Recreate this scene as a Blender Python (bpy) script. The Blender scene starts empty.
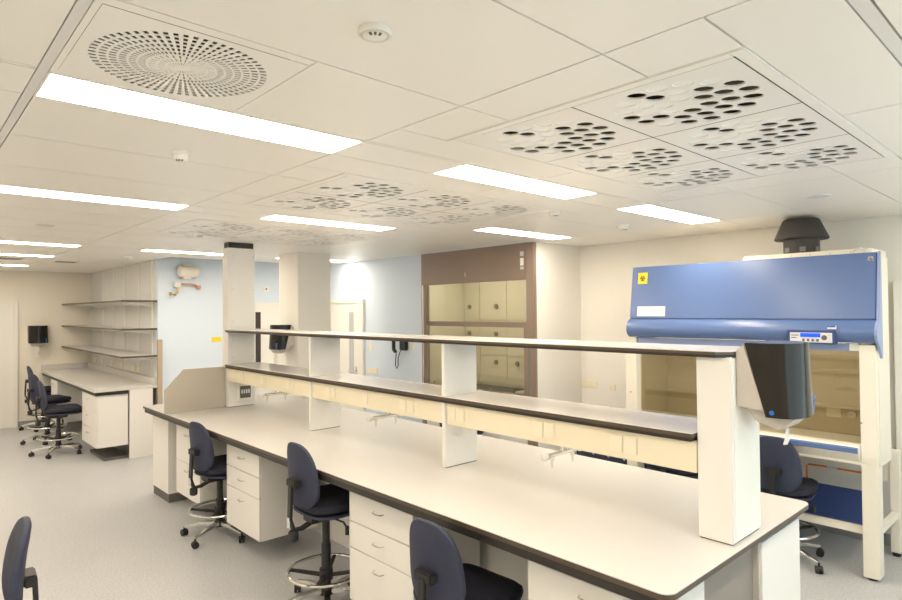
import bpy, bmesh, math, random
from mathutils import Vector, Matrix
random.seed(7)
PI = math.pi
sc = bpy.context.scene
COL = sc.collection

# ------------------------------------------------------------ camera, light, exposure
HCAM = 1.85
def cam_axes(yaw, pitch, roll):
    f = Vector((math.cos(yaw)*math.cos(pitch), math.sin(yaw)*math.cos(pitch), math.sin(pitch)))
    r = Vector((math.sin(yaw), -math.cos(yaw), 0))
    u = r.cross(f)
    r2 = math.cos(roll)*r + math.sin(roll)*u
    return r2, r2.cross(f), f
_r, _u, _f = cam_axes(math.radians(47.26583), math.radians(.993193), math.radians(-.475635))
cam = bpy.data.cameras.new('camera'); camo = bpy.data.objects.new('camera', cam); COL.objects.link(camo)
cam.sensor_width = 36; cam.sensor_fit = 'HORIZONTAL'; cam.lens = 604.45*36/902
cam.clip_start = .02
camo.matrix_world = Matrix(((_r.x, _u.x, -_f.x, 0), (_r.y, _u.y, -_f.y, 0), (_r.z, _u.z, -_f.z, HCAM), (0, 0, 0, 1)))
sc.camera = camo
vs = sc.view_settings
vs.view_transform = 'Standard'; vs.look = 'None'; vs.gamma = 1; vs.use_curve_mapping = False
vs.exposure = 1.36
LAMP = 9.0                      # radiance of the ceiling light diffusers
LAMP_COL = (1.0, .865, .685)
world = bpy.data.worlds.new('world'); sc.world = world; world.use_nodes = True
bg = world.node_tree.nodes['Background']
bg.inputs['Color'].default_value = (.62, .80, 1.0, 1); bg.inputs['Strength'].default_value = 1.6

# ------------------------------------------------------------ materials
def mat(name, col, rough=.5, metal=0., var=.03, vscale=6., bump=0., bscale=200., coat=0., spec=.5):
    m = bpy.data.materials.new(name); m.use_nodes = True
    nt = m.node_tree; b = nt.nodes['Principled BSDF']
    b.inputs['Roughness'].default_value = rough; b.inputs['Metallic'].default_value = metal
    b.inputs['Coat Weight'].default_value = coat; b.inputs['Specular IOR Level'].default_value = spec
    tc = nt.nodes.new('ShaderNodeTexCoord')
    n = nt.nodes.new('ShaderNodeTexNoise'); n.inputs['Scale'].default_value = vscale; n.inputs['Detail'].default_value = 3
    nt.links.new(tc.outputs['Object'], n.inputs['Vector'])
    mx = nt.nodes.new('ShaderNodeMix'); mx.data_type = 'RGBA'
    mx.inputs[6].default_value = (*[max(0, c*(1-var)) for c in col], 1)
    mx.inputs[7].default_value = (*[min(1, c*(1+var)) for c in col], 1)
    nt.links.new(n.outputs['Fac'], mx.inputs[0]); nt.links.new(mx.outputs[2], b.inputs['Base Color'])
    if bump:
        n2 = nt.nodes.new('ShaderNodeTexNoise'); n2.inputs['Scale'].default_value = bscale
        nt.links.new(tc.outputs['Object'], n2.inputs['Vector'])
        bp = nt.nodes.new('ShaderNodeBump'); bp.inputs['Strength'].default_value = bump; bp.inputs['Distance'].default_value = .002
        nt.links.new(n2.outputs['Fac'], bp.inputs['Height']); nt.links.new(bp.outputs['Normal'], b.inputs['Normal'])
    return m
def emis(name, col, s):
    m = bpy.data.materials.new(name); m.use_nodes = True; nt = m.node_tree
    nt.nodes.clear(); e = nt.nodes.new('ShaderNodeEmission'); o = nt.nodes.new('ShaderNodeOutputMaterial')
    e.inputs['Color'].default_value = (*col, 1); e.inputs['Strength'].default_value = s
    nt.links.new(e.outputs[0], o.inputs[0]); return m
def glass(name, tint, refl=.08, rough=.02):
    m = bpy.data.materials.new(name); m.use_nodes = True; nt = m.node_tree; nt.nodes.clear()
    o = nt.nodes.new('ShaderNodeOutputMaterial'); t = nt.nodes.new('ShaderNodeBsdfTransparent'); g = nt.nodes.new('ShaderNodeBsdfGlossy')
    lw0 = nt.nodes.new('ShaderNodeLayerWeight'); lw0.inputs['Blend'].default_value = .5
    lw = nt.nodes.new('ShaderNodeMath'); lw.operation = 'POWER'; lw.inputs[1].default_value = 4.; nt.links.new(lw0.outputs['Facing'], lw.inputs[0])
    ad = nt.nodes.new('ShaderNodeMath'); ad.operation = 'ADD'; ad.use_clamp = True; ad.inputs[1].default_value = refl
    mx = nt.nodes.new('ShaderNodeMixShader')
    t.inputs['Color'].default_value = (*tint, 1); g.inputs['Roughness'].default_value = rough
    nt.links.new(lw.outputs[0], ad.inputs[0]); nt.links.new(ad.outputs[0], mx.inputs[0])
    nt.links.new(t.outputs[0], mx.inputs[1]); nt.links.new(g.outputs[0], mx.inputs[2]); nt.links.new(mx.outputs[0], o.inputs[0])
    return m
def floor_mat():
    m = mat('linoleum', (.50, .51, .525), .38, var=.05, vscale=2.5)
    nt = m.node_tree; b = nt.nodes['Principled BSDF']; mx = [n for n in nt.nodes if n.type == 'MIX'][0]
    tc = [n for n in nt.nodes if n.type == 'TEX_COORD'][0]
    n2 = nt.nodes.new('ShaderNodeTexNoise'); n2.inputs['Scale'].default_value = 70; n2.inputs['Detail'].default_value = 4; n2.inputs['Roughness'].default_value = .7
    nt.links.new(tc.outputs['Object'], n2.inputs['Vector'])
    rp = nt.nodes.new('ShaderNodeValToRGB'); rp.color_ramp.elements[0].position = .35; rp.color_ramp.elements[1].position = .65
    rp.color_ramp.elements[0].color = (.80, .80, .80, 1); rp.color_ramp.elements[1].color = (1.12, 1.12, 1.12, 1)
    nt.links.new(n2.outputs['Fac'], rp.inputs[0])
    mu = nt.nodes.new('ShaderNodeMix'); mu.data_type = 'RGBA'; mu.blend_type = 'MULTIPLY'; mu.inputs[0].default_value = 1
    nt.links.new(mx.outputs[2], mu.inputs[6]); nt.links.new(rp.outputs[0], mu.inputs[7]); nt.links.new(mu.outputs[2], b.inputs['Base Color'])
    return m
M = dict(
    floor=floor_mat(),
    ceil=mat('ceiling_paint', (.95, .925, .88), .36, var=.01, vscale=2, bump=.03, bscale=400),
    panel_paint=mat('vent_panel_paint', (.92, .895, .86), .35, var=.01),
    nozzle=mat('lit_tone_nozzle', (.95, .94, .92), .5, var=.01),  # whiter than the plate: light caught by angled caps, put into the colour
    slab=mat('ceiling_slab', (.44, .42, .39), .9),
    band=mat('ceiling_band_paint', (.80, .79, .78), .5, var=.01),
    white=mat('white_wall_paint', (.86, .84, .79), .6, var=.012, vscale=3, bump=.05, bscale=300),
    cream=mat('cream_wall_paint', (.88, .83, .73), .65, var=.012, vscale=3, bump=.05, bscale=300),
    blue_wall=mat('pale_blue_wall_paint', (.71, .805, .93), .6, var=.012, vscale=3, bump=.05, bscale=300),
    rail_panel=mat('grey_wall_panel', (.72, .73, .73), .5, var=.01),
    laminate=mat('white_laminate', (.82, .81, .785), .35, var=.012, vscale=4),
    top=mat('pale_worktop', (.645, .632, .612), .30, var=.015, vscale=5),
    shelf_top=mat('grey_shelf_laminate', (.72, .69, .66), .22, var=.015, vscale=5),
    edge=mat('brown_black_edge', (.085, .062, .045), .35, var=.15, vscale=30),
    black=mat('black_metal', (.025, .022, .020), .4, var=.1),
    plastic=mat('black_plastic', (.018, .018, .020), .45, var=.1, vscale=20),
    grey=mat('warm_grey_panel', (.50, .46, .40), .5, var=.02),
    grey_dk=mat('dark_taupe_panel', (.27, .245, .22), .5, var=.02),
    plinth=mat('dark_plinth', (.13, .125, .12), .6, var=.05),
    base=mat('grey_baseboard', (.34, .34, .34), .6, var=.05),
    beam=mat('cream_trunking', (.84, .77, .60), .45, var=.012),
    socket=mat('cream_socket', (.86, .80, .64), .35, var=.01),
    socket_w=mat('white_socket', (.88, .87, .82), .35, var=.01),
    chrome=mat('chrome', (.80, .79, .77), .16, 1.),
    steel=mat('brushed_steel', (.64, .60, .50), .42, .35, var=.06, vscale=40),
    brass=mat('brass', (.62, .44, .16), .3, 1.),
    copper=mat('copper', (.72, .34, .16), .35, 1.),
    orange=mat('orange_tube', (.72, .22, .06), .4),
    navy=mat('navy_upholstery', (.030, .036, .072), .62, var=.15, vscale=30, bump=.4, bscale=500),
    navy_seat=mat('dark_navy_seat', (.012, .014, .028), .75, var=.15, vscale=30, bump=.4, bscale=500),
    blue=mat('blue_lacquer', (.11, .18, .385), .27, var=.02),
    blue_dk=mat('deep_blue_lacquer', (.040, .075, .23), .35, var=.02),
    lilac=mat('blue_grey_lip', (.28, .36, .60), .35, var=.02),
    case=mat('cabinet_cream_case', (.84, .80, .70), .4, var=.012),
    taupe=mat('taupe_frame', (.31, .24, .20), .42, .35, var=.03, vscale=8),
    beige=mat('beige_lining', (.74, .71, .60), .5, var=.02),
    dark_vent=mat('dark_duct', (.09, .062, .035), .9),
    cowl=mat('charcoal_cowl', (.055, .05, .047), .55, var=.06),
    disp=mat('smoky_cover', (.020, .018, .016), .10, var=.2, vscale=4, spec=.28),
    disp_grey=mat('dispenser_grey', (.55, .51, .47), .45, var=.01),
    disp_blue=mat('bright_blue_mark', (.02, .16, .60), .4),
    paper=mat('tissue_paper', (.87, .85, .80), .9),
    yellow=mat('yellow_label', (.90, .68, .03), .5, var=.01),
    label=mat('silver_label', (.66, .67, .70), .3, .2),
    ink=mat('black_ink', (.02, .02, .02), .6),
    red=mat('red_dot', (.5, .05, .03), .5),
    keypad=mat('keypad_grey', (.72, .72, .72), .4),
    screen=emis('blue_screen', (.02, .08, 1.), .9),
    lamp=emis('lamp_diffuser', LAMP_COL, LAMP),
    hood_fill=emis('added_fume_lamp', (1., .92, .75), 5.),  # glow of the lamp added to brighten the fume cupboard
    sc_fill=emis('added_cabinet_lamp', (1., .92, .75), 3.5),  # glow of the lamp added to brighten the safety cabinet
    lamp_frame=mat('lamp_frame', (.85, .84, .82), .4),
    glass=glass('clear_glass', (.93, .93, .86)),
    glass_beige=glass('fume_sash_glass', (.94, .93, .87), .05),
    glass_brown=glass('smoky_sash_glass', (.86, .82, .72), .06),
    door=mat('white_door', (.86, .85, .81), .4, var=.01),
    dark_glass=mat('dark_glazing', (.06, .05, .045), .12, var=.1),
    pale_glass=mat('frosted_glazing', (.52, .54, .54), .2, var=.05),
    knob=mat('grey_knob', (.22, .21, .20), .4, var=.1),
    corner=mat('brown_corner_guard', (.48, .39, .29), .5, var=.03),
)

# ------------------------------------------------------------ mesh building
ORG = {}
class MB:
    def __init__(s): s.v = []; s.f = []; s.m = []
    def add(s, vs, fs):
        n = len(s.v); s.v += [tuple(v) for v in vs]; s.f += [tuple(i+n for i in f) for f in fs]; return s
    def box(s, x0, x1, y0, y1, z0, z1):
        vs = [(x, y, z) for z in (z0, z1) for x, y in ((x0, y0), (x1, y0), (x1, y1), (x0, y1))]
        return s.add(vs, [(3, 2, 1, 0), (4, 5, 6, 7), (0, 1, 5, 4), (1, 2, 6, 5), (2, 3, 7, 6), (3, 0, 4, 7)])
    def prism(s, poly, axis, a, b):
        # poly in the two other axes (cyclic order kept), extruded from a to b
        def P(p, t):
            return {'x': (t, p[0], p[1]), 'y': (p[0], t, p[1]), 'z': (p[0], p[1], t)}[axis]
        n = len(poly); vs = [P(p, a) for p in poly] + [P(p, b) for p in poly]
        fs = [tuple(range(n))[::-1], tuple(range(n, 2*n))] + [(i, (i+1) % n, n+(i+1) % n, n+i) for i in range(n)]
        return s.add(vs, fs)
    def tube(s, pts, r, n=10, closed=False):
        pts = [Vector(p) for p in pts]; k = len(pts); rings = []
        for i, p in enumerate(pts):
            a = pts[(i-1) % k] if closed or i > 0 else p; b = pts[(i+1) % k] if closed or i < k-1 else p
            d = (b-a).normalized()
            ref = Vector((0, 0, 1)) if abs(d.z) < .9 else Vector((1, 0, 0))
            e = d.cross(ref).normalized(); g = e.cross(d)
            rr = r[i] if isinstance(r, (list, tuple)) else r
            rings.append([p + rr*(math.cos(2*PI*j/n)*e + math.sin(2*PI*j/n)*g) for j in range(n)])
        vs = [v for q in rings for v in q]; fs = []
        for i in range(k if closed else k-1):
            for j in range(n):
                a = i*n+j; b = i*n+(j+1) % n; c = ((i+1) % k)*n+(j+1) % n; d = ((i+1) % k)*n+j
                fs.append((a, b, c, d))
        if not closed: fs += [tuple(range(n))[::-1], tuple(range((k-1)*n, k*n))]
        return s.add(vs, fs)
    def bar(s, pts, w, h, side=(0, 1, 0)):
        # flat bar of rectangular section along pts
        side = Vector(side).normalized(); pts = [Vector(p) for p in pts]; k = len(pts); vs = []; fs = []
        for i, p in enumerate(pts):
            d = (pts[min(i+1, k-1)]-pts[max(i-1, 0)]).normalized(); nrm = d.cross(side).normalized()
            ww = w[i] if isinstance(w, (list, tuple)) else w; hh = h[i] if isinstance(h, (list, tuple)) else h
            vs += [p+side*ww/2*a+nrm*hh/2*b for a, b in ((-1, -1), (1, -1), (1, 1), (-1, 1))]
        for i in range(k-1):
            for j in range(4): fs.append((i*4+j, i*4+(j+1) % 4, i*4+4+(j+1) % 4, i*4+4+j))
        fs += [(3, 2, 1, 0), tuple(range((k-1)*4, k*4))]
        return s.add(vs, fs)
    def lathe(s, prof, c=(0, 0, 0), axis='z', n=24):
        vs = []; fs = []; k = len(prof)
        for r, h in prof:
            for j in range(n):
                a = 2*PI*j/n; x, y = r*math.cos(a), r*math.sin(a)
                p = {'z': (x, y, h), 'x': (h, x, y), 'y': (y, h, x)}[axis]
                vs.append((p[0]+c[0], p[1]+c[1], p[2]+c[2]))
        for i in range(k-1):
            for j in range(n): fs.append((i*n+j, i*n+(j+1) % n, i*n+n+(j+1) % n, i*n+n+j))
        fs += [tuple(range(n))[::-1], tuple(range((k-1)*n, k*n))]
        return s.add(vs, fs)
    def build(s, name, m, parent=None, smooth=False, bevel=0, org=None, seg=2):
        o0 = Vector(org) if org is not None else (ORG.get(parent.name, Vector()) if parent else Vector())
        me = bpy.data.meshes.new(name)
        me.from_pydata([Vector(v)-o0 for v in s.v], [], s.f)
        bm = bmesh.new(); bm.from_mesh(me)
        bmesh.ops.recalc_face_normals(bm, faces=bm.faces)
        if bevel:
            ed = [e for e in bm.edges if len(e.link_faces) == 2 and e.calc_face_angle(0) > .6]
            bmesh.ops.bevel(bm, geom=ed, offset=bevel, segments=seg, affect='EDGES', clamp_overlap=True)
        if smooth:
            for f in bm.faces: f.smooth = True
        bm.to_mesh(me); bm.free()
        if smooth:
            try: me.set_sharp_from_angle(angle=math.radians(40))
            except Exception: pass
        me.materials.append(M[m] if isinstance(m, str) else m)
        ob = bpy.data.objects.new(name, me); COL.objects.link(ob)
        if parent: ob.parent = parent
        else: ob.location = o0
        ORG[ob.name] = o0
        return ob
def tag(o, label=None, cat=None, group=None, kind=None):
    if label: o['label'] = label
    if cat: o['category'] = cat
    if group: o['group'] = group
    if kind: o['kind'] = kind
    return o
def thing(name, label, cat, loc=(0, 0, 0), group=None, rz=0):
    o = bpy.data.objects.new(name, None); COL.objects.link(o); o.empty_display_size = .1
    o.location = loc; o.rotation_euler.z = rz; ORG[o.name] = Vector(loc)
    return tag(o, label, cat, group)
def copy_tree(o, parent=None):
    c = o.copy(); COL.objects.link(c); c.parent = parent
    for ch in list(o.children): copy_tree(ch, c)
    return c
def B(x0, x1, y0, y1, z0, z1): return MB().box(x0, x1, y0, y1, z0, z1)
def structure(o): o['kind'] = 'structure'; return o

# ------------------------------------------------------------ room shell
ZC = 2.557
XL, XW, YB, YF = -2.3, 5.68, -1.3, 12.1       # left wall, right wall, wall behind the camera, far wall
XS, YE, XH, YW, YHL = 2.56, 8.45, 4.87, 4.0, 5.80
structure(B(XL-.1, XW+.1, YB-.1, YF+.1, -.1, 0).build('floor', 'floor'))
ceiling = structure(B(XL-.1, XW+.1, YB-.1, YF+.1, ZC+.06, ZC+.16).build('ceiling', 'slab'))
structure(B(XL-.1, XL, YB, YF, 0, ZC+.06).build('wall_left', 'cream'))
structure(B(XL-.1, XS+.1, YF, YF+.1, 0, ZC+.06).build('wall_far', 'cream'))
structure(B(XS, XS+.1, YE+.1, YF, 0, ZC+.06).build('wall_shelving', 'rail_panel'))
structure(B(XS, XH+.1, YE, YE+.1, 0, ZC+.06).build('wall_middle', 'blue_wall'))
structure(B(XH, XH+.1, YHL+.002, YE, 0, ZC+.06).build('wall_blue', 'blue_wall'))
structure(B(4.853, XW, YW, YW+.05, 0, ZC+.06).build('wall_return', 'white'))
structure(B(XW, XW+.1, YB, YW+.05, 0, ZC+.06).build('wall_right', 'white'))
structure(B(3.515, 3.955, 6.46, 6.95, 0, ZC+.06).build('wall_pillar', 'white', bevel=.006))
# wall behind the camera with its window
wx0, wx1, wz0, wz1 = 1.2, 5.2, .85, 2.35
w = MB().box(XL-.1, wx0, YB-.1, YB, 0, ZC+.06).box(wx1, XW+.1, YB-.1, YB, 0, ZC+.06).box(wx0, wx1, YB-.1, YB, 0, wz0).box(wx0, wx1, YB-.1, YB, wz1, ZC+.06)
structure(w.build('wall_back', 'white'))
win = thing('window_1', None, None, (3.2, YB, wz0)); win['kind'] = 'structure'
f = MB()
for a, b in ((wx0, wx0+.06), (2.5, 2.56), (3.84, 3.9), (wx1-.06, wx1)): f.box(a, b, YB-.08, YB-.02, wz0, wz1)
f.box(wx0, wx1, YB-.08, YB-.02, wz0, wz0+.06).box(wx0, wx1, YB-.08, YB-.02, wz1-.06, wz1)
f.build('window_frame', 'socket_w', win)
for a, b in ((wx0+.06, 2.5), (2.56, 3.84), (3.9, wx1-.06)): B(a, b, YB-.053, YB-.047, wz0+.06, wz1-.06).build('pane', 'glass', win)

# baseboards
structure(B(XW-.012, XW, 1.12, YW, 0, .09).build('baseboard_right', 'base'))
structure(B(XH, XW-.012, YW-.012, YW, 0, .09).build('baseboard_return', 'base'))
structure(B(1.52, XS, YF-.012, YF, 0, .09).build('baseboard_far', 'base'))
structure(B(XS+.04, 3.84, YE-.012, YE, 0, .09).build('baseboard_middle', 'base'))
structure(B(XS-.012, XS+.045, YE-.045, YE+.005, 0, 1.50).build('trim_1', 'corner', bevel=.004))

# ------------------------------------------------------------ ceiling panels, lights, diffusers
lights = [  # x0, x1, y0, y1, label
    (.330, 1.442, 2.085, 2.343, 'long bright ceiling light nearest the round swirl vent'),
    (2.035, 3.163, 2.085, 2.343, 'bright ceiling light just beyond the nearest perforated vent unit'),
    (3.756, 4.905, 2.085, 2.343, 'rightmost ceiling light, above the blue safety cabinet'),
    (.330, 1.442, 4.092, 4.343, 'ceiling light cut by the left picture edge, nearest of those'),
    (2.035, 3.163, 4.092, 4.343, 'ceiling light between the two farther perforated vent units'),
    (3.756, 4.905, 3.537, 3.780, 'ceiling light just in front of the taupe fume cupboard'),
    (.330, 1.442, 7.19, 7.43, 'far left ceiling light, largest of the three receding slivers'),
    (2.06, 3.163, 7.20, 7.44, 'ceiling light along the pale blue wall left of the tall bench column'),
    (3.70, 4.80, 7.20, 7.44, 'ceiling light half hidden behind the square white pillar'),
    (.330, 1.46, 8.70, 8.93, 'far left ceiling light, second of the three receding slivers'),
    (.330, 1.46, 10.62, 10.87, 'farthest ceiling light, thin sliver at the left picture edge'),
    (.330, 1.442, .10, .353, 'ceiling light above the camera, first of its row'),
    (2.035, 3.163, .10, .353, 'ceiling light over the near end of the island bench'),
    (3.756, 4.905, .10, .353, 'ceiling light beside the safety cabinet, outside the picture'),
    (-1.40, -.29, 2.085, 2.343, 'ceiling light over the left aisle, first of its row'),
    (-1.40, -.29, 4.092, 4.343, 'ceiling light over the left aisle, second of its row'),
    (-1.40, -.29, 7.19, 7.43, 'ceiling light over the left aisle, third of its row'),
    (-1.40, -.29, 8.70, 8.93, 'added unseen ceiling light over the left aisle, fourth of its row'),  # extra lamp out of view, added to brighten the far left
    (-1.40, -.29, 10.62, 10.87, 'added unseen ceiling light over the left aisle, last of its row'),  # also added out of view, lifts the light on the far wall
    (-1.40, -.29, .10, .353, 'added unseen ceiling light over the left aisle, behind the camera'),  # added behind the camera for more light on the left side
]
for x0, x1, y0, y1, lb in lights:
    t = thing('ceiling_light', lb, 'light', ((x0+x1)/2, (y0+y1)/2, ZC), 'recessed strip lights in the ceiling')
    g = .008
    MB().box(x0, x1, y0, y0+g, ZC-.001, ZC+.05).box(x0, x1, y1-g, y1, ZC-.001, ZC+.05).box(x0, x0+g, y0+g, y1-g, ZC-.001, ZC+.05).box(x1-g, x1, y0+g, y1-g, ZC-.001, ZC+.05).build('frame', 'lamp_frame', t)
    B(x0+g, x1-g, y0+g, y1-g, ZC+.001, ZC+.006).build('diffuser', 'lamp', t)

diffs = [(1.69, 3.457, .650, 1.850, 'largest perforated ceiling vent unit, above the near end of the bench'),
         (1.69, 3.457, 2.62, 3.82, 'middle perforated ceiling vent unit, between two strip lights'),
         (1.69, 3.457, 4.63, 5.83, 'farthest perforated ceiling vent unit, touching the tall bench column')]
from mathutils.geometry import delaunay_2d_cdt
def plate_with_holes(outer, holes_):
    # planar plate: triangles of the outline with the holes left open
    vs = [Vector(p) for p in outer]; ed = [(i, (i+1) % len(outer)) for i in range(len(outer))]
    for h in holes_:
        n0 = len(vs); vs += [Vector(p) for p in h]; ed += [(n0+i, n0+(i+1) % len(h)) for i in range(len(h))]
    V, E_, F_, *_r = delaunay_2d_cdt(vs, ed, [], 1, 1e-6)
    def inside(p, poly):
        c = False; n = len(poly)
        for i in range(n):
            (xa, ya), (xb, yb) = poly[i], poly[(i+1) % n]
            if (ya > p[1]) != (yb > p[1]) and p[0] < (xb-xa)*(p[1]-ya)/(yb-ya)+xa: c = not c
        return c
    out = []
    for f_ in F_:
        c = sum((V[i] for i in f_), Vector((0, 0)))/len(f_)
        if inside(c, outer) and not any(inside(c, h) for h in holes_): out.append(tuple(f_))
    return [(v.x, v.y) for v in V], out
def holed_panel(w, d):
    # plate with rings of oval nozzles; every nozzle is a tube, some of them capped near the face
    holes = []
    for R, k, off in ((.074, 6, .2), (.136, 11, 0.), (.201, 16, .1)):
        for i in range(k):
            a = 2*PI*(i+off)/k; holes.append((R*math.cos(a)*1.08, R*math.sin(a)*1.02))
    tubes = MB(); caps = MB(); polys = []
    for cx, cy in holes:
        ra, rb, rot = .0335, .0285, -.75
        pts = []
        for j in range(12):
            t = 2*PI*j/12; x, y = ra*math.cos(t), rb*math.sin(t)
            pts.append((cx+x*math.cos(rot)-y*math.sin(rot), cy+x*math.sin(rot)+y*math.cos(rot)))
        polys.append(pts)
        deep = cx*.735-cy*.678 > .03 or random.random() < .13
        h = .006 if deep else .003
        n = len(pts)
        tubes.add([(x, y, 0) for x, y in pts]+[(x, y, h) for x, y in pts], [(i, (i+1) % n, n+(i+1) % n, n+i) for i in range(n)])
        if not deep: caps.add([(x, y, h) for x, y in pts], [tuple(range(n))])
    V, F_ = plate_with_holes([(-w/2, -d/2), (w/2, -d/2), (w/2, d/2), (-w/2, d/2)], polys)
    mb = MB(); mb.add([(x, y, 0) for x, y in V], F_)
    tubes.add(caps.v, caps.f)
    return mb, tubes
pw, pd = (3.457-1.69-.086)/3-.005, (1.2-.086)/2-.005
proto_panel = None
for x0, x1, y0, y1, lb in diffs:
    t = thing('ceiling_vent', lb, 'vent', ((x0+x1)/2, (y0+y1)/2, ZC), 'perforated vent units in the ceiling')
    g = .042
    MB().box(x0, x1, y0, y0+g, ZC-.004, ZC+.05).box(x0, x1, y1-g, y1, ZC-.004, ZC+.05).box(x0, x0+g, y0+g, y1-g, ZC-.004, ZC+.05).box(x1-g, x1, y0+g, y1-g, ZC-.004, ZC+.05).build('frame', 'ceil', t, bevel=.003)
    B(x0+g, x1-g, y0+g, y1-g, ZC+.046, ZC+.05).build('plenum', 'dark_vent', t)
    for i in range(3):
        for j in range(2):
            cx = x0+.043+(pw+.005)*(i+.5); cy = y0+.043+(pd+.005)*(j+.5)
            if proto_panel is None:
                hp, nz = holed_panel(pw, pd); proto_panel = hp.build('nozzle_panel', 'panel_paint', t, org=(0, 0, 0)); p = proto_panel
                nz.build('nozzle_rings', 'nozzle', p, org=(0, 0, 0))
            else:
                p = copy_tree(proto_panel, t)
            p.location = (cx-(x0+x1)/2, cy-(y0+y1)/2, -.002)

# round swirl vent
vx0, vx1, vy0, vy1 = .331, .877, 1.501, 2.064
t = thing('swirl_vent', 'round ceiling vent with rings of small radial slots in a square plate', 'vent', (.61, 1.795, ZC))
mb = MB(); R0, R1, NB, NS = .022, .240, 9, 60
rad = [R0]
for i in range(NB):
    step = (R1-R0)/NB; rad += [R0+step*(i+.72), R0+step*(i+1)]
rad = [.006, R0] + rad[1:]
nsec = NS*2
def pp(r, j, z=0): a = 2*PI*j/nsec; return (.61+r*math.cos(a), 1.795+r*math.sin(a), ZC-.002+z)
for i in range(len(rad)-1):
    hole = i >= 1 and (i-1) % 2 == 0
    for j in range(nsec):
        if hole and j % 2 == 0 and not (i < 6 and j % 4 == 0):
            q = [pp(rad[i], j), pp(rad[i+1], j), pp(rad[i+1], j+1), pp(rad[i], j+1)]; q2 = [(a, b, c+.002) for a, b, c in q]
            mb.add(q+q2, [(k, (k+1) % 4, 4+(k+1) % 4, 4+k) for k in range(4)])
        else:
            mb.add([pp(rad[i], j), pp(rad[i+1], j), pp(rad[i+1], j+1), pp(rad[i], j+1)], [(0, 1, 2, 3)])
mb.add([pp(.006, j) for j in range(nsec)], [tuple(range(nsec))])
# plate from the circle out to the square
V, F_ = plate_with_holes([(vx0+.0165, vy0+.0365), (vx1-.004, vy0+.0365), (vx1-.004, vy1-.0165), (vx0+.0165, vy1-.0165)], [[pp(rad[-1], j)[:2] for j in range(nsec)]])
mb.add([(x, y, ZC-.002) for x, y in V], F_)
mb.build('slotted_plate', 'ceil', t)
MB().box(vx0, vx1, vy0, vy0+.036, ZC-.001, ZC+.055).box(vx0, vx1, vy1-.016, vy1, ZC-.001, ZC+.055).box(vx0, vx0+.016, vy0+.036, vy1-.016, ZC-.001, ZC+.055).box(vx1-.003, vx1, vy0+.036, vy1-.016, ZC-.001, ZC+.055).build('frame', 'ceil', t)
MB().box(vx0+.016, vx1-.003, vy0+.036, vy1-.016, ZC+.05, ZC+.052).build('plenum', 'dark_vent', t)

grilles = [(.95, 1.24, 9.30, 9.62, 'small far ceiling grille nearest the left picture edge'), (1.60, 1.88, 9.50, 9.80, 'small far ceiling grille in front of the shelving recess')]
for x0, x1, y0, y1, lb in grilles:
    t = thing('ceiling_grille', lb, 'vent', ((x0+x1)/2, (y0+y1)/2, ZC), 'small ceiling grilles')
    MB().box(x0, x1, y0, y0+.02, ZC-.003, ZC+.02).box(x0, x1, y1-.02, y1, ZC-.003, ZC+.02).box(x0, x0+.02, y0, y1, ZC-.003, ZC+.02).box(x1-.02, x1, y0, y1, ZC-.003, ZC+.02).build('frame', 'band', t)
    B(x0+.02, x1-.02, y0+.02, y1-.02, ZC+.018, ZC+.02).build('plenum', 'dark_vent', t)
    for k in range(6):
        yy = y0+.03+k*(y1-y0-.06)/5; MB().prism([(yy, ZC), (yy+.018, ZC+.014), (yy+.022, ZC+.014), (yy+.004, ZC)], 'x', x0+.02, x1-.02).build('slat', 'band', t)

# panels
holes = [l[:4] for l in lights]+[d[:4] for d in diffs]+[(vx0, vx1, vy0, vy1)]+[g[:4] for g in grilles]
xcols = [(XL, -.82), (-.82, .303), (.330, 1.442), (1.442, 2.573), (2.573, 3.73), (3.73, 4.905), (4.905, XW)]
ylin = [YB, -.60, -.15, .355, .392, .935, 1.50, 2.065, 2.345, 2.90, 3.50, 4.095, 4.35, 4.86, 5.45, 5.97, 6.58, 7.19, 7.44, 8.05, 8.66, 8.93, 9.5, 10.06, 10.61, 10.87, 11.5, YF]
def subtract(r, h):
    x0, x1, y0, y1 = r; a0, a1, b0, b1 = h
    if a0 >= x1 or a1 <= x0 or b0 >= y1 or b1 <= y0: return [r]
    out = []
    if b0 > y0: out.append((x0, x1, y0, b0))
    if b1 < y1: out.append((x0, x1, b1, y1))
    m0, m1 = max(y0, b0), min(y1, b1)
    if a0 > x0: out.append((x0, a0, m0, m1))
    if a1 < x1: out.append((a1, x1, m0, m1))
    return out
for x0, x1 in xcols:
    for y0, y1 in zip(ylin, ylin[1:]):
        if y0 == .355: continue
        if y0 >= YE-.5 and x0 > XS-.2: continue
        if x0 > 4.8 and y0 > YW: continue
        rs = [(x0, x1, y0, y1)]
        if x0 == .330 and y0 == 1.50: rs = [(x0, .878, y0, y1), (.878, x1, y0, y1)]
        for h in holes: rs = [q for r in rs for q in subtract(r, h)]
        for a, b, c, d in rs:
            if b-a < .02 or d-c < .02: continue
            e = .0034
            B(a+e, b-e, c+e, d-e, ZC, ZC+.02).build('ceiling_panel', 'ceil', ceiling)
B(.3035, .3295, YB, YF, ZC+.001, ZC+.02).build('ceiling_band', 'band', ceiling)
B(XL, XW, .356, .391, ZC+.001, ZC+.02).build('ceiling_band', 'band', ceiling)

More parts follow.
